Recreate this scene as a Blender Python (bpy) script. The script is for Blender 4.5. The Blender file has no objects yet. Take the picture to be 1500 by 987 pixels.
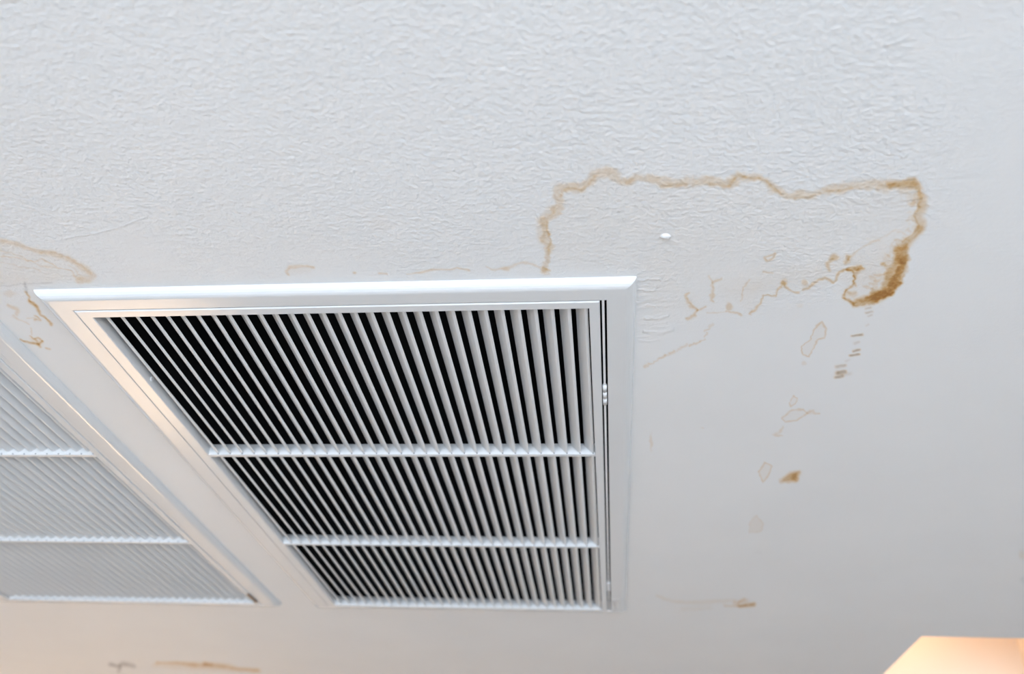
import bpy, math, random
import numpy as np
from mathutils import Matrix, Vector

random.seed(4)
S = bpy.context.scene
COL = S.collection

# ------------------------------------------------------------------ camera
CEIL = 2.40                      # ceiling height
FACE = CEIL - 0.0095             # lower face of the grilles
FPX = 1300.0                     # focal length in pixels of a 1500 px wide frame
CAM_R = np.array([[0.9942786292689545, 0.0960982119303186, 0.046638407378891016],
                  [-0.015051103225011145, 0.5583003062987042, -0.8295024004052567],
                  [-0.10575193459579774, 0.8240545501665337, 0.5565524473746171]])   # rows: right, down, forward
CAM_C = np.array([0.5902831414408211, -0.8094997160162468, FACE - 0.5841858205828732])
cam_d = bpy.data.cameras.new('camera'); cam = bpy.data.objects.new('camera', cam_d); COL.objects.link(cam)
r, d, f = CAM_R
cam.matrix_world = Matrix(((r[0], -d[0], -f[0], CAM_C[0]), (r[1], -d[1], -f[1], CAM_C[1]),
                           (r[2], -d[2], -f[2], CAM_C[2]), (0, 0, 0, 1)))
cam_d.sensor_width = 36.0; cam_d.lens = 36.0 * FPX / 1500.0; cam_d.clip_start = 0.02
cam_d.dof.use_dof = True; cam_d.dof.focus_distance = 1.06; cam_d.dof.aperture_fstop = 3.6
S.camera = cam

# ------------------------------------------------------------------ world, lights, exposure
W = bpy.data.worlds.new('world'); S.world = W; W.use_nodes = True
bg = W.node_tree.nodes['Background']; bg.inputs[0].default_value = (0.62, 0.78, 1.0, 1); bg.inputs[1].default_value = 1.0
S.view_settings.view_transform = 'Standard'; S.view_settings.look = 'None'
S.view_settings.gamma = 1.0; S.view_settings.use_curve_mapping = False
S.view_settings.exposure = 0.12

def add_light(name, kind, energy, color, loc, direction=None, **kw):
    l = bpy.data.lights.new(name, kind); l.energy = energy; l.color = color
    o = bpy.data.objects.new(name, l); COL.objects.link(o); o.location = loc
    if direction is not None:
        o.rotation_euler = Vector(direction).to_track_quat('-Z', 'Y').to_euler()
    for k, v in kw.items(): setattr(l, k, v)
    return o

# daylight entering by the window in the wall behind the photographer
add_light('window_back_offscreen', 'AREA', 190, (0.72, 0.85, 1.0), (0.9, -3.9, 1.40), (0, 1, 0), shape='RECTANGLE', size=4.1, size_y=1.5)
# low warm sun through the window of the left wall, falling on the floor
add_light('sun_window_left_offscreen', 'SUN', 52.0, (1.0, 0.70, 0.42), (-6, 3.4, 5), (0.80, 0.12, -1.0), angle=0.01)

# ------------------------------------------------------------------ materials
def mat(name, color, rough=0.5, spec=0.5, bump=0.0, scale=200.0, var=0.0):
    m = bpy.data.materials.new(name); m.use_nodes = True
    nt = m.node_tree; b = nt.nodes['Principled BSDF']
    b.inputs['Base Color'].default_value = (*color, 1); b.inputs['Roughness'].default_value = rough
    b.inputs['Specular IOR Level'].default_value = spec
    tc = nt.nodes.new('ShaderNodeTexCoord')
    if bump:
        n = nt.nodes.new('ShaderNodeTexNoise'); n.inputs['Scale'].default_value = scale; n.inputs['Detail'].default_value = 3
        nt.links.new(tc.outputs['Object'], n.inputs['Vector'])
        bp = nt.nodes.new('ShaderNodeBump'); bp.inputs['Strength'].default_value = 1.0; bp.inputs['Distance'].default_value = bump
        nt.links.new(n.outputs['Fac'], bp.inputs['Height']); nt.links.new(bp.outputs['Normal'], b.inputs['Normal'])
    if var:
        n2 = nt.nodes.new('ShaderNodeTexNoise'); n2.inputs['Scale'].default_value = 9.0; n2.inputs['Detail'].default_value = 5
        nt.links.new(tc.outputs['Object'], n2.inputs['Vector'])
        mx = nt.nodes.new('ShaderNodeMix'); mx.data_type = 'RGBA'
        mx.inputs['A'].default_value = (*[c * (1 - var) for c in color], 1); mx.inputs['B'].default_value = (*[min(1, c * (1 + var)) for c in color], 1)
        nt.links.new(n2.outputs['Fac'], mx.inputs['Factor']); nt.links.new(mx.outputs['Result'], b.inputs['Base Color'])
    return m

M_frame = mat('gloss_white_paint', (0.70, 0.695, 0.69), 0.17, 0.5, bump=0.00012, scale=60, var=0.02)
M_blade = mat('satin_white_blade', (0.70, 0.695, 0.69), 0.42, 0.4, bump=0.0001, scale=150, var=0.03)
M_bar = mat('white_bar_paint', (0.70, 0.695, 0.69), 0.35, 0.5, bump=0.0001, scale=150, var=0.03)
M_duct = mat('black_duct_lining', (0.015, 0.015, 0.016), 0.9, 0.1)
M_pin = mat('dark_pin_steel', (0.05, 0.055, 0.08), 0.5, 0.5)
M_hinge = mat('painted_hinge', (0.78, 0.77, 0.77), 0.3, 0.5, var=0.03)
M_rust = mat('rusty_latch', (0.24, 0.15, 0.09), 0.7, 0.3, var=0.2)
M_ink = mat('grey_label_ink', (0.40, 0.37, 0.36), 0.7, 0.2)
M_label = mat('painted_over_label', (0.69, 0.68, 0.67), 0.45, 0.4)
M_wall = mat('cream_wall_paint', (0.74, 0.71, 0.67), 0.7, 0.3, bump=0.0004, scale=150)
M_floor = mat('pale_stone_floor', (0.58, 0.55, 0.52), 0.5, 0.4, bump=0.0003, scale=60, var=0.1)
M_trim = mat('white_window_paint', (0.8, 0.79, 0.77), 0.4, 0.5)
M_recess = mat('peach_recess_paint', (0.88, 0.78, 0.66), 0.75, 0.2, bump=0.0003, scale=120)

def ceiling_material():
    m = bpy.data.materials.new('painted_plaster_ceiling'); m.use_nodes = True
    nt = m.node_tree; N = nt.nodes; L = nt.links; b = N['Principled BSDF']
    b.inputs['Roughness'].default_value = 0.48; b.inputs['Specular IOR Level'].default_value = 0.45
    geo = N.new('ShaderNodeNewGeometry')
    def noise(scale, detail, rough=0.5, stretch=(1, 1, 1)):
        mp = N.new('ShaderNodeMapping'); mp.inputs['Scale'].default_value = stretch
        L.new(geo.outputs['Position'], mp.inputs['Vector'])
        n = N.new('ShaderNodeTexNoise'); n.inputs['Scale'].default_value = scale; n.inputs['Detail'].default_value = detail
        n.inputs['Roughness'].default_value = rough; L.new(mp.outputs['Vector'], n.inputs['Vector'])
        return n.outputs['Fac']
    def math_(op, a, c, clamp=False):
        x = N.new('ShaderNodeMath'); x.operation = op; x.use_clamp = clamp
        for i, v in enumerate((a, c)):
            if isinstance(v, (int, float)): x.inputs[i].default_value = v
            else: L.new(v, x.inputs[i])
        return x.outputs[0]
    def attr(n):
        a = N.new('ShaderNodeAttribute'); a.attribute_name = n; return a.outputs['Fac']
    # colour: white paint, slightly uneven, with the water stains on it
    mx = N.new('ShaderNodeMix'); mx.data_type = 'RGBA'
    mx.inputs['A'].default_value = (0.765, 0.755, 0.745, 1); mx.inputs['B'].default_value = (0.815, 0.805, 0.795, 1)
    L.new(noise(5, 4), mx.inputs['Factor'])
    st = math_('MULTIPLY', attr('stain'), math_('ADD', 0.72, math_('MULTIPLY', noise(260, 3), 0.56)), True)
    ramp = N.new('ShaderNodeValToRGB'); e = ramp.color_ramp.elements
    e[0].position = 0; e[0].color = (1, 1, 1, 1); e[1].position = 1; e[1].color = (0.45, 0.20, 0.045, 1)
    for p, c in ((0.25, (0.93, 0.82, 0.70, 1)), (0.5, (0.82, 0.62, 0.40, 1)), (0.75, (0.66, 0.38, 0.14, 1))):
        q = e.new(p); q.color = c
    L.new(st, ramp.inputs['Fac'])
    mul = N.new('ShaderNodeMix'); mul.data_type = 'RGBA'; mul.blend_type = 'MULTIPLY'; mul.inputs['Factor'].default_value = 1
    L.new(mx.outputs['Result'], mul.inputs['A']); L.new(ramp.outputs['Color'], mul.inputs['B'])
    gr = N.new('ShaderNodeMix'); gr.data_type = 'RGBA'; gr.inputs['B'].default_value = (0.10, 0.085, 0.09, 1)
    L.new(attr('grime'), gr.inputs['Factor']); L.new(mul.outputs['Result'], gr.inputs['A'])
    L.new(gr.outputs['Result'], b.inputs['Base Color'])
    # relief: orange-peel roller texture, weaker where the plaster was skimmed
    sep = N.new('ShaderNodeSeparateXYZ'); L.new(geo.outputs['Position'], sep.inputs[0])
    def ramp01(v, lo, hi):
        mr = N.new('ShaderNodeMapRange'); mr.inputs['From Min'].default_value = lo; mr.inputs['From Max'].default_value = hi
        L.new(v, mr.inputs['Value']); return mr.outputs[0]
    wob = math_('MULTIPLY', math_('SUBTRACT', noise(7, 2), 0.5), 0.5)
    my = ramp01(math_('ADD', sep.outputs['Y'], wob), 0.06, -0.12)
    mxx = ramp01(math_('ADD', sep.outputs['X'], wob), 0.98, 0.78)
    mask = math_('ADD', math_('MULTIPLY', math_('MULTIPLY', my, mxx), 0.85), 0.15)
    fine = noise(250, 2, 0.6, (0.9, 1.0, 1)); med = noise(120, 2, 0.5, (0.85, 1.1, 1)); brush = noise(60, 3, 0.6, (0.12, 3.2, 1))
    h = math_('ADD', math_('MULTIPLY', math_('ADD', fine, math_('MULTIPLY', med, 0.8)), mask), math_('MULTIPLY', brush, 0.16))
    h = math_('ADD', h, math_('MULTIPLY', attr('relief'), 0.60))
    bp = N.new('ShaderNodeBump'); bp.invert = True; bp.inputs['Strength'].default_value = 1.0; bp.inputs['Distance'].default_value = 0.0010
    bp.invert = False
    L.new(h, bp.inputs['Height']); L.new(bp.outputs['Normal'], b.inputs['Normal'])
    return m
M_ceil = ceiling_material()

# ------------------------------------------------------------------ helpers
def mesh(name, verts, faces, material, parent=None, smooth=False):
    me = bpy.data.meshes.new(name); me.from_pydata([tuple(v) for v in verts], [], faces); me.materials.append(material)
    me.update()
    if smooth: me.polygons.foreach_set('use_smooth', [True] * len(me.polygons))
    o = bpy.data.objects.new(name, me); COL.objects.link(o)
    if parent is not None: o.parent = parent
    return o

class MB:
    def __init__(s): s.v = []; s.f = []
    def box(s, x0, x1, y0, y1, z0, z1):
        n = len(s.v)
        s.v += [(x, y, z) for z in (z0, z1) for y in (y0, y1) for x in (x0, x1)]
        s.f += [tuple(n + i for i in q) for q in ((0, 2, 3, 1), (4, 5, 7, 6), (0, 1, 5, 4), (2, 6, 7, 3), (0, 4, 6, 2), (1, 3, 7, 5))]
        return s
    def loft(s, rings, cap=True):
        n = len(s.v); k = len(rings[0])
        for rg in rings: s.v += list(rg)
        for a in range(len(rings) - 1):
            for i in range(k):
                j = (i + 1) % k
                s.f.append((n + a * k + i, n + a * k + j, n + (a + 1) * k + j, n + (a + 1) * k + i))
        if cap:
            s.f.append(tuple(n + i for i in reversed(range(k)))); s.f.append(tuple(n + (len(rings) - 1) * k + i for i in range(k)))
        return s
    def cyl(s, p, axis, rad, length, k=8):
        a = Vector(axis).normalized(); u = a.orthogonal().normalized(); w = a.cross(u); p = Vector(p)
        return s.loft([[tuple(p + a * t + (u * math.cos(q) + w * math.sin(q)) * rad) for q in [2 * math.pi * i / k for i in range(k)]] for t in (0, length)])
    def build(s, name, material, parent=None, smooth=False): return mesh(name, s.v, s.f, material, parent, smooth)

def structure(o): o['kind'] = 'structure'; return o

def project(P):
    c = (P - CAM_C) @ CAM_R.T
    return 750 + FPX * c[..., 0] / c[..., 2], 493.5 + FPX * c[..., 1] / c[..., 2]

# ------------------------------------------------------------------ vent dimensions (plan, metres)
PITCH = 0.019; NB = 31; SEC = 0.3703
GO = (-0.0340, 0.5835, -0.0130, 3 * SEC + 0.003)     # grille frame, outer
GI = (-0.0165, 0.5715, 0.0, 3 * SEC - 0.007)         # grille frame, inner
FI = (-0.0348, 0.5912, -0.0140, 3 * SEC + 0.004)     # wall flange, inner
FW = (0.036, 0.0325, 0.030, 0.016)                   # flange widths: x0, x1, y0, y1 sides
DX = -0.7725                                         # second vent
RECESS = (1.283, 1.737, 1.293, 1.89)                   # recess in the ceiling
ROOM = (-3.4, 3.2, -4.0, 5.2)

# ------------------------------------------------------------------ ceiling with its stains
def vnoise(x, y, seed):
    xi = np.floor(x).astype(np.int64); yi = np.floor(y).astype(np.int64); fx = x - xi; fy = y - yi
    fx = fx * fx * (3 - 2 * fx); fy = fy * fy * (3 - 2 * fy)
    def h(a, b):
        n = (a * 374761393 + b * 668265263 + seed * 974634777) & 0x7fffffff
        n = ((n ^ (n >> 13)) * 1274126177) & 0x7fffffff
        return ((n ^ (n >> 16)) & 0xffff) / 65535.0
    return (h(xi, yi) * (1 - fx) + h(xi + 1, yi) * fx) * (1 - fy) + (h(xi, yi + 1) * (1 - fx) + h(xi + 1, yi + 1) * fx) * fy

# marks surveyed on the photograph, mapped onto the ceiling plane.  (field, points, width, strength, wobble)
MARKS = []
def line(pts, w, k, wob=3.0, field='stain', soft=1.0): MARKS.append((field, np.array(pts, float), w, k, wob, soft))
def blob(x, y, rx, ry, k, field='stain'): MARKS.append((field, np.array([(x, y, rx, ry)], float), 'e', k, 3.0, 1.0))
def fill(pts, k, edge=10): MARKS.append(('stain', np.array(pts, float), 'f', k, 3.0, edge))

ring = [(799,396),(802,377),(803.5,362),(800,345),(797,325),(812,315),(819,300),(816,285),(815,276),(831,273),(850,274),(861,267),(872,255),(887,251),(899,254),
        (910,264),(921,266),(934,259),(951,261),(968,268),(985,269.5),(1006,267),(1027,265),(1049,267),(1068,270.5),(1075.5,262),(1083,258),(1098,261),(1112,261.6),
        (1124,265),(1133.5,274),(1144,282),(1163,287),(1182,285),(1201.6,281),(1223.5,277.4),(1250,272.5),(1274.5,270),(1299,269),(1323,268),(1340,267)]
ring2 = [(1340,267),(1350,276),(1353.6,288),(1352,303),(1346,317.5),(1348.7,329.7),(1338,342),(1323,354),(1314,362.5),(1319,376),(1317,390.5)]
ring3 = [(1319,376),(1317,392),(1313,407),(1305,420),(1293,432),(1279,438),(1265,441),(1251,444)]
line(ring, 7.0, 0.27, 5)
fill([(1300,266),(1325,264),(1338,262),(1346,267),(1352,278),(1357,290),(1357,305),(1353,318),(1355,330),(1350,343),(1338,354),(1330,364),(1312,366),(1310,362),(1320,352),(1335,342),(1343,332),(1337,320),(1343,308),(1347,295),(1345,283),(1338,278),(1320,276),(1300,274)], 0.36, 3.4)
fill([(1330,358),(1330.5,366),(1330.5,378),(1328,390.5),(1324,405),(1317,420),(1306,432),(1291.5,438),(1279,444),(1260,446.5),(1250,449),(1245,443),(1255,436.7),(1272,432),(1289,423),(1296,410),(1296,400),(1306,388),(1310,376),(1310,362.5)], 0.66, 3.4)
line([(1321,386),(1316,405),(1305,423),(1285,436)], 7, 0.42, 5)
line([(1250,448),(1262,446),(1279,443),(1292,437),(1307,430),(1318,417),(1325,402)], 1.6, 0.22, 2)
line([(1250,445),(1244,441),(1236,437)], 3, 0.45)
# darker tide lines
line([(802,326),(801,338),(808,353),(803,362),(804,372)], 1.9, 0.30, 2); line([(833,276),(824,279),(821,288)], 2.2, 0.25, 2)
line([(795,350),(791,338),(795,322),(806,308)], 7, 0.16, 3); line([(872,257),(866,263),(860,272),(850,278),(838,276)], 1.6, 0.2, 2)
line([(1068,272),(1074,263),(1083,257.5),(1098,260.5),(1111,261.5),(1124,265.5),(1134,276),(1143,284)], 2.2, 0.26, 2)
line([(985,272),(968,272),(1006,270)], 2.2, 0.14, 2); line([(918,267),(926,263)], 3.5, 0.18, 2); line([(1040,270),(1068,273)], 2, 0.2, 2)
line([(1163,290),(1182,288),(1204,284),(1225,279),(1250,275)], 1.5, 0.2, 3)
line([(1290,276),(1310,275),(1330,280),(1340,290)], 6, 0.16, 6); line([(1346,282),(1349,292),(1345,305),(1339,316)], 2.0, 0.30, 4)
line([(1340,318),(1345,330),(1336,343),(1322,354)], 1.6, 0.3, 2); line([(1349,335),(1340,347),(1325,358)], 3.5, 0.2, 3)
for i in range(26):                                   # ragged fringe along the right edge
    t = i / 25; x = 1342 + 8 * math.sin(t * 5) - 34 * t ** 1.6; y = 272 + 118 * t
    s = random.uniform(6, 15) * random.choice((-1, -1, 1)); line([(x, y), (x + s * .6, y - random.uniform(1, 5)), (x + s, y + random.uniform(-4, 6))], 1.8, random.uniform(.06, .2), 5)
for i in range(16):
    t = i / 15; x = 1308 - 30 * t; y = 385 + 45 * t; line([(x, y), (x - random.uniform(6, 16), y + random.uniform(-9, 5))], 2.2, random.uniform(.06, .22), 5)
# inner tide marks
line([(1236,437),(1238,425),(1248,420),(1253,410),(1250,398),(1242,395),(1235.6,395),(1228,398),(1226,410),(1221,413.6),(1209,407.5),(1197,411),(1184.6,421),(1177,422)], 1.8, 0.42, 3)
line([(1170,428),(1163,428),(1153,421),(1145,414)], 2.0, 0.36, 3); line([(1145,417),(1138,424.5),(1134.7,434),(1119,432),(1111.6,446),(1099.5,460)], 1.7, 0.40, 3)
line([(1244,395),(1254,393),(1263,390)], 4.5, 0.50, 4); line([(1256,394),(1252,404),(1253,416)], 4.2, 0.42, 5); line([(1240.5,385),(1244,376)], 3.2, 0.38, 4)
line([(1237,426),(1247,429),(1253,428)], 2.6, 0.28, 3); line([(1239,430),(1250,433)], 3, 0.18, 3)
blob(1222, 377, 7, 4.5, 0.42); line([(1218,381),(1213,387),(1213,394)], 2.6, 0.34, 3); blob(1180, 414, 4, 4, 0.3)
line([(1242,379),(1267,359),(1289,351)], 1.3, 0.20, 3); line([(1289,351),(1311,334)], 1.5, 0.1, 3)
line([(1122,377),(1131,373),(1137,372),(1133,379),(1124,382),(1121,377)], 1.5, 0.38, 2); blob(1148, 414, 4.5, 6, 0.24)
line([(1009,430),(1005,434),(1009,442),(1014,449),(1021,454),(1018,463),(1009,469)], 2.4, 0.34, 4); line([(1021,454),(1030,452),(1036,450)], 2.2, 0.3, 3)
line([(1043,440),(1043,426),(1044,415),(1056,408)], 2.6, 0.28, 5); line([(1044,414),(1039,404)], 1.4, 0.2, 3)
blob(1069, 449, 4, 6, 0.32); line([(1064,456),(1080,457),(1086,462)], 1.6, 0.3, 3); line([(1036,457),(1064,457)], 1.1, 0.15, 3)
line([(1087,440),(1089,423),(1097,409)], 1.2, 0.22, 4); line([(1117,399),(1131,400)], 1.3, 0.26, 2)
for (x, y) in ((1041,477),(1036,484),(1034,491),(1030,498),(1023,503),(1014,506),(1003,508),(995,512),(985,516),(977,520),(970,523),(962,528),(954,533),(946,537)):
    line([(x - 3, y + 1), (x + 2, y - 1), (x + 3, y - 3)], 1.6, random.uniform(.16, .26), 3)
fill([(806,390),(806,360),(812,320),(822,285),(860,276),(890,258),(920,270),(1000,274),(1070,276),(1100,266),(1140,288),(1200,290),(1300,275),(1345,280),(1345,330),(1315,360),(1310,400),
      (1285,430),(1245,432),(1225,405),(1180,418),(1150,420),(1110,440),(1040,455),(1000,460),(945,480),(940,400)], 0.035, 14)
fill([(1060,425),(1110,400),(1190,395),(1240,385),(1290,350),(1325,335),(1310,370),(1300,405),(1270,428),(1245,425),(1228,402),(1180,415),(1140,422),(1090,450)], 0.055, 16)
# drip trail below the dark corner
for (x, y, l, g) in ((1277,445,4,.3),(1272,451,4,.35),(1273,457,5,.4),(1274,462,3,.25),(1271,476,2,.15),(1256,491,8,.75),(1255,502,3,.2),(1255,513,5,.7),(1252,519.5,7,.75),(1242,528,3,.12),(1232,536,7,.42),(1232,545,6,.8),(1229,551.5,5,.6),(1241,548,6,.15)):
    line([(x - l * .8, y + 1), (x + l * .8, y - 1)], 1.8, g * .45, 1, 'grime'); line([(x - l, y + 1), (x + l, y - 1)], 2.4, g * .5, 1)
# pale rings
def oval(pts, k, inner=0.06): line(pts + [pts[0]], 1.3, k, 2); fill(pts, inner, 2)
oval([(1204,471),(1210,481),(1207,495),(1197,497),(1193,509),(1184,523),(1176,519),(1174,507),(1187,497),(1191,484)], 0.30)
oval([(1162,579),(1168,583),(1165,592),(1158.5,595),(1156,589)], 0.24); oval([(1160,600),(1177,599),(1182,605),(1167,615),(1150,617),(1146,612),(1155,604)], 0.22, .04)
line([(1182,605),(1191,600),(1193,606),(1199,606)], 1.6, 0.2); blob(1186, 604, 5, 3, .12); line([(1147.5,624.5),(1144,632),(1135,638),(1145,638)], 1.7, 0.18)
oval([(1121,677),(1130.5,683),(1123,701),(1118,706),(1111,691)], 0.24, .07); oval([(1108.6,756),(1118,767),(1113.5,778),(1096.5,780),(1098,764)], 0.10, .09)
fill([(1172,692.6),(1165,691),(1156,692.6),(1141.5,706),(1165,706),(1168,701)], 0.50, 3); line([(1171,693),(1163,697),(1166,703)], 3.2, 0.35, 2)
blob(1177, 531, 3, 3, .14); blob(1171, 448, 6, 4, .09); blob(1028, 627, 2, 1.5, .12); blob(953.5, 647, 2.6, 11, .18)
line([(1104,885),(1093,886.5),(1083,888)], 2.4, 0.62, 1); line([(1083,888),(1061,886.7)], 2, 0.22, 1); line([(1090,877),(1082,882),(1080,887)], 2.4, 0.25, 1)
line([(1075,879),(1023,883),(985,880),(963,873)], 3.2, 0.11, 2); line([(1040,890),(1000,892)], 4, 0.06, 2); line([(1076,883),(1093,880)], 4, 0.2, 2)
# second stain and rusty marks beside the other vent
line([(-20,349),(0,352),(18,355.5),(36.5,362),(55,368),(77,371),(95,377),(113,386),(130,397),(137,405),(131,410),(115,412)], 4.2, 0.24, 2)
line([(60,369),(80,370),(100,378),(120,390),(134,400)], 1.6, 0.12, 2)
line([(-10,376),(22,378),(50,383),(64,380),(86,392),(102,398),(117,410)], 1.3, 0.20, 4); line([(-10,368),(20,372),(40,380),(60,390),(90,394)], 1.2, 0.14, 4)
line([(0,386),(30,390),(60,396)], 1.2, 0.1, 4); line([(100,388),(112,398),(121,409)], 1.2, 0.13, 3)
fill([(-40,350),(0,352),(40,364),(80,372),(115,388),(134,402),(125,411),(40,416),(-40,420)], 0.07, 6)
line([(-10,418),(15,418.5),(27,416),(46,415.5),(75,413.5)], 1.0, 0.16, 2, 'grime'); line([(37,414),(38,422),(40,428)], 1.8, .25, 2, 'grime')
line([(39,427.6),(43,434),(44,439.5),(50,446),(55,450),(60,458.6),(67.5,466),(75,474)], 2.4, 0.50, 3); line([(44,440),(56,452)], 3, 0.22, 3)
line([(52,462),(57,466),(59,470),(50,469)], 1.8, 0.34, 3); line([(40,466),(52,466)], 1.2, 0.16, 3)
blob(14, 430, 9, 4, .14); line([(10,446),(20,451),(29,456),(24,460)], 2.2, 0.24, 3); line([(18,464),(32,468),(44,474)], 1.8, 0.16, 4)
line([(46,480),(46.5,490)], 1.4, 0.24, 2); line([(44,491.5),(50,496),(56,494),(62,500)], 1.6, 0.38, 2); line([(29,497),(42,501.5),(56.6,504),(61,500)], 1.8, 0.50, 2)
line([(52,497),(58,508)], 1.8, 0.34, 2); line([(67,509.5),(73,511)], 1.5, 0.35, 1); fill([(44,494),(60,496),(60,506),(46,502)], .12, 3)
# along the near rail of the vent
line([(424,402),(419.6,397),(425,391),(442,389.6),(460,391)], 2.0, 0.26, 2); fill([(420,397),(428,391),(460,391),(455,400),(425,402)], .06, 3)
blob(519, 399.4, 3, 1.5, .3); line([(555,400),(567,401)], 1.6, 0.26, 1)
line([(596,402),(620,398),(627,397.4),(635,394.6),(660,394.6),(669,392.4),(686,396)], 1.5, 0.28, 2); line([(713,391),(726,394),(739,394),(756,387),(775,385.4),(789,390),(799,396)], 1.7, 0.20, 3)
blob(739, 394, 6, 3.5, .16); line([(795,392),(806,396)], 2, .3, 1); blob(556, 330, 16, 9, .035)
# far marks
line([(230,971),(260,970.6),(286,973),(308,973.4)], 3.0, 0.45, 1); line([(300,972),(325,975),(350,980),(378,982)], 3.4, 0.42, 1); line([(225,975),(300,978),(380,984)], 4, .12, 1)
line([(161,973),(172,976),(180,972),(196,976)], 3.0, 0.50, 1, 'grime'); line([(176,976),(173,984)], 2.6, 0.4, 1, 'grime')
blob(1498, 813, 6, 7, .14); blob(1499, 850, 7, 4, .10, 'grime')
blob(1110, 810, 7, 2, .03, 'grime')
# relief: brush ridge, paint runs beside the corner
line([(95,349),(140,342),(180,331),(215,317)], 1.1, 0.5, 1, 'relief'); line([(945,466),(965,467),(978,463)], 2.6, 0.9, 2, 'relief'); line([(944,486),(962,488),(985,482)], 2.6, 0.8, 2, 'relief')
line([(936,412),(950,408),(965,410)], 1.8, 0.7, 3, 'relief'); line([(938,424),(955,426),(960,420)], 1.8, 0.6, 3, 'relief'); line([(940,450),(948,446),(958,449)], 1.8, 0.5, 3, 'relief')
line([(938,498),(950,500),(965,497)], 2, 0.5, 2, 'relief'); line([(1298,66),(1320,60),(1332,53)], 2.2, 0.8, 2, 'relief'); line([(1330,28),(1352,26)], 2.2, 0.6, 2, 'relief')
for i in range(90):
    x = random.uniform(900, 1340); y = random.uniform(195, 330); l = random.uniform(3, 14); line([(x - l, y + random.uniform(0, 3)), (x, y), (x + l, y - random.uniform(0, 3))], 1.6, random.uniform(.1, .28), 2, 'relief')
for i in range(26):
    x = random.uniform(938, 975); y = random.uniform(408, 500); l = random.uniform(4, 12); line([(x - l, y + 1), (x + l, y - 1)], 1.6, random.uniform(.15, .4), 2, 'relief')
for i in range(60):
    x = random.uniform(20, 1000); y = random.uniform(5, 330); blob(x, y, 2.2, 1.6, random.uniform(.25, .7), 'relief')

def mark_bbox(mk):
    fld, p, w, k, wob, soft = mk
    if isinstance(w, str) and w == 'e': x, y, rx, ry = p[0]; pad = 8; return x - 2.2 * rx - pad, x + 2.2 * rx + pad, y - 2.2 * ry - pad, y + 2.2 * ry + pad
    pad = 8 + wob + (2.4 * w if not isinstance(w, str) else soft)
    return p[:, 0].min() - pad, p[:, 0].max() + pad, p[:, 1].min() - pad, p[:, 1].max() + pad
BB = np.array([mark_bbox(m) for m in MARKS])

def seg_dist(px, py, pts):
    best = np.full(px.shape, 1e9)
    for a, b in zip(pts[:-1], pts[1:]):
        ab = b - a; L2 = max(ab @ ab, 1e-9)
        t = np.clip(((px - a[0]) * ab[0] + (py - a[1]) * ab[1]) / L2, 0, 1)
        best = np.minimum(best, np.hypot(px - a[0] - t * ab[0], py - a[1] - t * ab[1]))
    return best

def inside(px, py, pts):
    c = np.zeros(px.shape, bool); n = len(pts)
    for i in range(n):
        x0, y0 = pts[i]; x1, y1 = pts[(i + 1) % n]
        if y0 == y1: continue
        c ^= ((y0 > py) != (y1 > py)) & (px < (x1 - x0) * (py - y0) / (y1 - y0) + x0)
    return c

def fields(P, idx):
    px, py = project(P)
    out = {k: np.zeros(len(P)) for k in ('stain', 'grime', 'relief')}
    n1 = vnoise(px / 15, py / 9, 1) - .5; n2 = vnoise(px / 15, py / 9, 2) - .5; n3 = vnoise(px / 5, py / 3.4, 3) - .5; n4 = vnoise(px / 5, py / 3.4, 4) - .5
    n5 = vnoise(px / 24, py / 14, 5); n6 = vnoise(px / 4, py / 3, 6)
    for i in idx:
        fld, p, w, k, wob, soft = MARKS[i]
        wx = px + wob * (n1 * 1.2 + n3 * .9); wy = py + wob * (n2 * 1.0 + n4 * .7)
        if isinstance(w, str):
            if w == 'e':
                x, y, rx, ry = p[0]; q = np.hypot((wx - x) / rx, (wy - y) / ry); v = np.exp(-q ** 4 * .8)
            else:
                dd = seg_dist(wx, wy, np.vstack([p, p[:1]])); ins = inside(wx, wy, p)
                v = np.clip(.5 + np.where(ins, dd, -dd) / (2 * soft), 0, 1); v = v * (.75 + .5 * n5)
        else:
            ww = w * (.6 + .8 * n5); dd = seg_dist(wx, wy, p) / ww
            v = np.exp(-np.clip(dd, 0, 4) ** (4.0 if w > 4.2 else 2.6)) * (.80 + .40 * n6)
        if fld == 'relief': out[fld] = np.maximum(out[fld], v * k)
        else: out[fld] = out[fld] + v * k * (1 - np.clip(out[fld], 0, 1) * .45)
    out['stain'] = np.clip(out['stain'], 0, 1); out['grime'] = np.clip(out['grime'], 0, .9)
    return out

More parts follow.
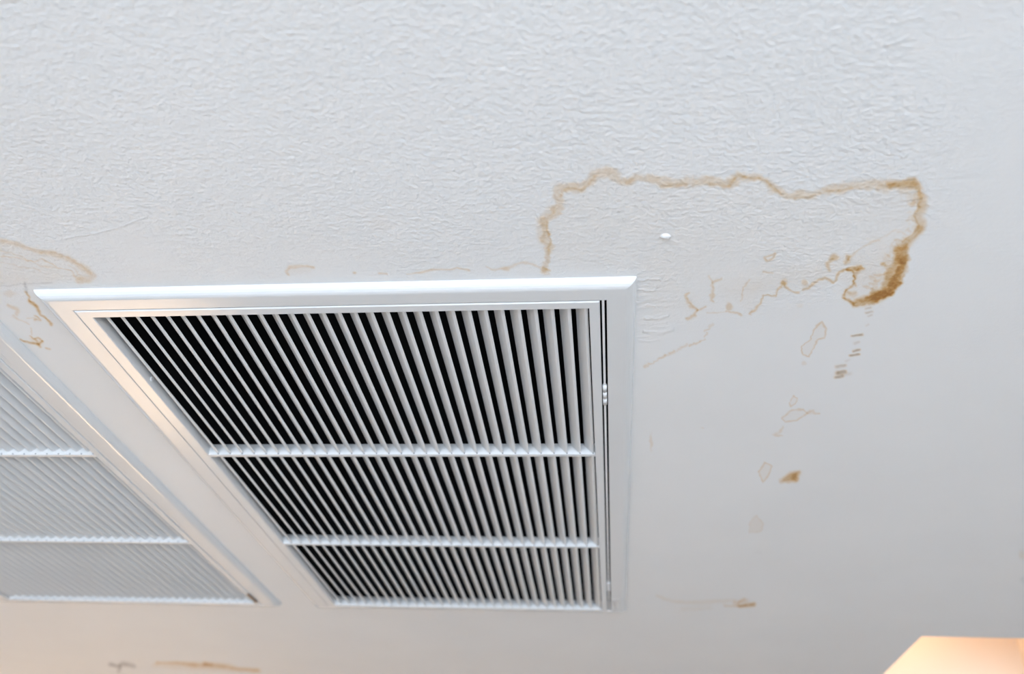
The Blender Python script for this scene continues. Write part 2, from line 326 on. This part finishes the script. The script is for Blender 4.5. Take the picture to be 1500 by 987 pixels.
def build_ceiling():
    hx = [FI[0], FI[1], FI[0] + DX, FI[1] + DX, RECESS[0], RECESS[1]]; hy = [FI[2], FI[3], RECESS[2], RECESS[3]]
    holes = [(FI[0], FI[1], FI[2], FI[3]), (FI[0] + DX, FI[1] + DX, FI[2], FI[3]), RECESS]
    xs = sorted(set([ROOM[0], ROOM[1]] + hx + [round(v, 4) for v in np.arange(-1.6, 1.95, 0.035)]))
    ys = sorted(set([ROOM[2], ROOM[3]] + hy + [round(v, 4) for v in np.arange(-0.6, 2.1, 0.035)]))
    V = []; Fq = []; A = {k: [] for k in ('stain', 'grime', 'relief')}; nv = 0
    for x0, x1 in zip(xs[:-1], xs[1:]):
        for y0, y1 in zip(ys[:-1], ys[1:]):
            cx, cy = (x0 + x1) / 2, (y0 + y1) / 2
            if any(h[0] < cx < h[1] and h[2] < cy < h[3] for h in holes): continue
            idx = []
            if x0 > -1.7 and x1 < 2.0 and y0 > -.7 and y1 < 2.2:
                qx, qy = project(np.array([(x, y, CEIL) for x in (x0, x1) for y in (y0, y1)]))
                idx = np.nonzero((BB[:, 0] < qx.max()) & (BB[:, 1] > qx.min()) & (BB[:, 2] < qy.max()) & (BB[:, 3] > qy.min()))[0]
            nx = ny = 1
            if len(idx): nx = max(1, math.ceil((x1 - x0) / .0012)); ny = max(1, math.ceil((y1 - y0) / (.0014 if y0 < .5 else .003)))
            gx, gy = np.meshgrid(np.linspace(x0, x1, nx + 1), np.linspace(y0, y1, ny + 1))
            P = np.stack([gx.ravel(), gy.ravel(), np.full(gx.size, CEIL)], 1)
            o = fields(P, idx) if len(idx) else {k: np.zeros(len(P)) for k in A}
            for k in A: A[k].append(o[k])
            ii = np.arange(gx.size).reshape(gx.shape)
            q = np.stack([ii[:-1, :-1], ii[1:, :-1], ii[1:, 1:], ii[:-1, 1:]], -1).reshape(-1, 4) + nv     # normals down
            V.append(P); Fq.append(q); nv += len(P)
    V = np.concatenate(V); Fq = np.concatenate(Fq)
    me = bpy.data.meshes.new('ceiling'); me.vertices.add(len(V)); me.vertices.foreach_set('co', V.ravel().astype(np.float32))
    me.loops.add(Fq.size); me.loops.foreach_set('vertex_index', Fq.ravel().astype(np.int32))
    me.polygons.add(len(Fq)); me.polygons.foreach_set('loop_start', np.arange(0, Fq.size, 4, dtype=np.int32))
    me.update(calc_edges=True)
    for k in A:
        at = me.attributes.new(k, 'FLOAT', 'POINT'); at.data.foreach_set('value', np.concatenate(A[k]).astype(np.float32))
    me.materials.append(M_ceil)
    o = bpy.data.objects.new('ceiling', me); COL.objects.link(o); return structure(o)
ceiling = build_ceiling()
ceiling['label'] = 'white textured plaster ceiling with brown water stains'

# white paint nub on the ceiling inside the big stain
def at(x, y, z=CEIL):
    dv = CAM_R.T @ np.array([(x - 750) / FPX, (y - 493.5) / FPX, 1.0]); t = (z - CAM_C[2]) / dv[2]
    return CAM_C + dv * t
p = at(975, 346)
rings = []
for j in range(5):
    a = j / 4 * math.pi / 2; rr = math.cos(a)
    rings.append([(p[0] + .0050 * rr * math.cos(t) * (1 + .12 * math.sin(2 * t + 1)), p[1] + .0042 * rr * math.sin(t), CEIL + .0004 - .0032 * math.sin(a)) for t in [2 * math.pi * i / 14 for i in range(14)]])
nub = MB().loft(rings).build('paint_nub', M_ceil, ceiling, True)

# ------------------------------------------------------------------ the rest of the room
x0, x1, y0, y1 = ROOM; T = 0.12
structure(MB().box(x0 - T, x1 + T, y0 - T, y1 + T, -0.1, 0).build('floor', M_floor))
structure(MB().box(x1, x1 + T, y0, y1, 0, CEIL).build('wall_right', M_wall))
structure(MB().box(x0 - T, x1 + T, y1, y1 + T, 0, CEIL).build('wall_front', M_wall))
WB = (-1.2, 3.0, 0.60, 2.20)       # window in the back wall: x0 x1 z0 z1
b = MB(); b.box(x0 - T, WB[0], y0 - T, y0, 0, CEIL); b.box(WB[1], x1 + T, y0 - T, y0, 0, CEIL); b.box(WB[0], WB[1], y0 - T, y0, 0, WB[2]); b.box(WB[0], WB[1], y0 - T, y0, WB[3], CEIL)
structure(b.build('wall_back', M_wall))
WL = (2.7, 4.6, 0.75, 2.15)        # window in the left wall: y0 y1 z0 z1
b = MB(); b.box(x0 - T, x0, y0, WL[0], 0, CEIL); b.box(x0 - T, x0, WL[1], y1, 0, CEIL); b.box(x0 - T, x0, WL[0], WL[1], 0, WL[2]); b.box(x0 - T, x0, WL[0], WL[1], WL[3], CEIL)
structure(b.build('wall_left', M_wall))
def window(name, a0, a1, z0, z1, horizontal, pos):
    e = bpy.data.objects.new(name, None); COL.objects.link(e); structure(e); s = 0.05
    def bx(p0, p1, q0, q1):
        m = MB()
        return m.box(p0, p1, pos - .07, pos - .02, q0, q1) if horizontal else m.box(pos - .07, pos - .02, p0, p1, q0, q1)
    for (p0, p1, q0, q1) in ((a0, a1, z0, z0 + s), (a0, a1, z1 - s, z1), (a0, a0 + s, z0 + s, z1 - s), (a1 - s, a1, z0 + s, z1 - s)):
        bx(p0, p1, q0, q1).build('window_frame', M_trim, e)
    c = (a0 + a1) / 2; bx(c - .025, c + .025, z0 + s, z1 - s).build('mullion', M_trim, e)
window('window_1', WB[0], WB[1], WB[2], WB[3], True, y0)
window('window_2', WL[0], WL[1], WL[2], WL[3], False, x0)

# recess in the ceiling, lit from inside by a warm bulb
X0, X1, Y0, Y1 = RECESS; H = 0.55; t = .02
structure(MB().box(X0 - t, X1 + t, Y1, Y1 + t, CEIL + .0004, CEIL + H).build('wall_recess_far', M_recess))
structure(MB().box(X1, X1 + t, Y0, Y1, CEIL + .0004, CEIL + H).build('wall_recess_right', M_recess))
structure(MB().box(X0 - t, X0, Y0, Y1, CEIL + .0004, CEIL + H).build('wall_recess_left', M_recess))
structure(MB().box(X0 - t, X1 + t, Y0 - t, Y0, CEIL + .0004, CEIL + H).build('wall_recess_near', M_recess))
structure(MB().box(X0 - t, X1 + t, Y0 - t, Y1 + t, CEIL + H, CEIL + H + t).build('ceiling_recess', M_recess))
add_light('recess_bulb', 'POINT', 1.65, (1.0, 0.66, 0.43), (X0 + .07, Y1 - .17, CEIL + .27), shadow_soft_size=0.04)

# ------------------------------------------------------------------ vents
def rail(side, inner, widths, prof):
    """mitred length of a rectangular frame; prof = [(u 0..1 outward, z)]"""
    X0, X1, Y0, Y1 = inner; k = widths
    A, B = [], []
    for u, z in prof:
        xl, xr, yn, yf = X0 - u * k[0], X1 + u * k[1], Y0 - u * k[2], Y1 + u * k[3]
        ca, cb = {'near': ((xl, yn), (xr, yn)), 'far': ((xr, yf), (xl, yf)), 'left': ((xl, yf), (xl, yn)), 'right': ((xr, yn), (xr, yf))}[side]
        A.append((*ca, z)); B.append((*cb, z))
    return MB().loft([A, B])

F0 = -0.0095
flange_prof = [(0, 0.012), (0, F0 + .0006), (0.02, F0), (0.62, F0), (0.70, F0 + .0003), (0.78, F0 + .0011), (0.86, F0 + .0026), (0.93, F0 + .0048), (0.98, F0 + .0075), (1.0, 0.0), (1.0, 0.0012), (0.5, 0.0012)]
gw = (GI[0] - GO[0], GO[1] - GI[1], GI[2] - GO[2], GO[3] - GI[3])
grille_prof = [(0, F0 + .0185), (0, F0 - .0002), (0.06, F0 - .0010), (0.90, F0 - .0010), (1.0, F0 + .0002), (1.0, F0 + .0185)]

def blade_mesh(name, lean):
    """one louvre blade; right lower corner at x = 0, leaning by lean over its height"""
    h = .0110; th = .0048
    sec = [(-th, .0010), (-th + .0012, 0.0), (-.0012, 0.0), (0.0, .0010), (lean, h), (lean - th * .9, h)]
    ln = GI[3] - GI[2] + .004
    return MB().loft([[(x, yy, z) for x, z in sec] for yy in (0, ln)])

def make_vent(name, loc, label, sign, extras):
    root = bpy.data.objects.new(name, None); COL.objects.link(root); root.location = loc
    root['label'] = label; root['category'] = 'air vent'; root['group'] = 'louvred vents in the ceiling'
    for s in ('near', 'far', 'left', 'right'):
        rail(s, FI, FW, flange_prof).build('flange_rail', M_frame, root)
    for s in ('near', 'far', 'left', 'right'):
        rail(s, GI, gw, grille_prof).build('grille_rail', M_frame, root)
    # thin hinge leaf between flange and grille
    if sign > 0: MB().box(.5841, .5909, FI[2], FI[3], F0 + .0006, F0 + .0105).build('filler_strip', M_frame, root)
    else: MB().box(.5858, .5886, FI[2], FI[3], F0 + .0004, F0 + .0105).build('hinge_strip', M_hinge, root)
    for y in ((.17, .93) if sign < 0 else ()):
        hb = MB()
        for i in range(3): hb.cyl((.5872, y + i * .0165, F0 + .0012), (0, 1, 0), .0028, .0150, 10)
        hb.build('hinge_knuckle', M_hinge, root, True)
    me = None
    for i in range(NB):
        xx = i * PITCH if sign < 0 else i * PITCH - .0085
        if me is None:
            o = blade_mesh('louver_blade', sign * .0099).build('louver_blade', M_blade, root); me = o.data
        else:
            o = bpy.data.objects.new('louver_blade', me); COL.objects.link(o); o.parent = root
        o.location = (xx, GI[2] - .002, F0 + (.0020 if sign < 0 else .0048))
        o.rotation_euler = (0, random.uniform(-.02, .02), 0)
    for k in (1, 2, 3):
        yb = k * SEC - .007
        if k < 3:
            br = MB().box(GI[0] - .002, GI[1] + .002, yb, yb + .007, F0 - .0006, F0 + .0170).build('cross_bar', M_bar, root)
            par = br
        else: par = [c for c in root.children if c.name.startswith('grille_rail')][1]
        pb = MB()
        for i in range(NB):
            pb.cyl((i * PITCH - .0015, yb - .0005, F0 + .0012), (0, 1, 0), .0010, .0012, 6)
            pb.cyl((i * PITCH - .0105 if sign < 0 else i * PITCH + .004, yb - .0005, F0 + .0135), (0, 1, 0), .0010, .0012, 6)
        q = pb.build('pivot_pins', M_pin, par); q['kind'] = 'stuff'
    # duct above the grille
    e = .004; a0, a1, b0, b1 = FI[0] - e, FI[1] + e, FI[2] - e, FI[3] + e; zt = .32
    v = [(x, y, z) for z in (.0014, zt) for x, y in ((a0, b0), (a1, b0), (a1, b1), (a0, b1))]
    mesh('duct', v, [(0, 1, 5, 4), (1, 2, 6, 5), (2, 3, 7, 6), (3, 0, 4, 7), (4, 5, 6, 7)], M_duct, root)
    extras(root)
    return root

def screw(root, x, y, z):
    b = MB(); b.cyl((x - .001, y, z), (1, 0, 0), .0034, .0026, 12); o = b.build('screw', M_hinge, root)
def extras_open(root):
    screw(root, GI[0], .155, F0 + .0085)
    lb = MB().box(.5945, .6085, 1.035, 1.095, F0 - .0006, F0 + .0002).build('maker_label', M_label, root)
    ib = MB(); rnd = random.Random(3)
    for (xa, xb, ya, yb) in ((.5965, .5980, 1.040, 1.078), (.6010, .6020, 1.052, 1.062), (.6005, .6035, 1.066, 1.070), (.6040, .6050, 1.046, 1.056), (.6030, .6060, 1.036, 1.040), (.5990, .6030, 1.082, 1.085)):
        ib.box(xa, xb, ya, yb, F0 - .0008, F0 - .0005)
    ib.build('label_print', M_ink, lb)
def extras_closed(root):
    MB().box(.578, .5835, 1.035, 1.090, F0 - .0030, F0 - .0008).build('latch', M_rust, root)

make_vent('ceiling_vent', (0, 0, CEIL), 'white louvred ceiling vent with black gaps between its slats, beside the big brown water stain', -1, extras_open)
make_vent('ceiling_vent', (DX, 0, CEIL), 'white louvred ceiling vent with pale closed-looking slats and a small rusty latch at its corner', 1, extras_closed)
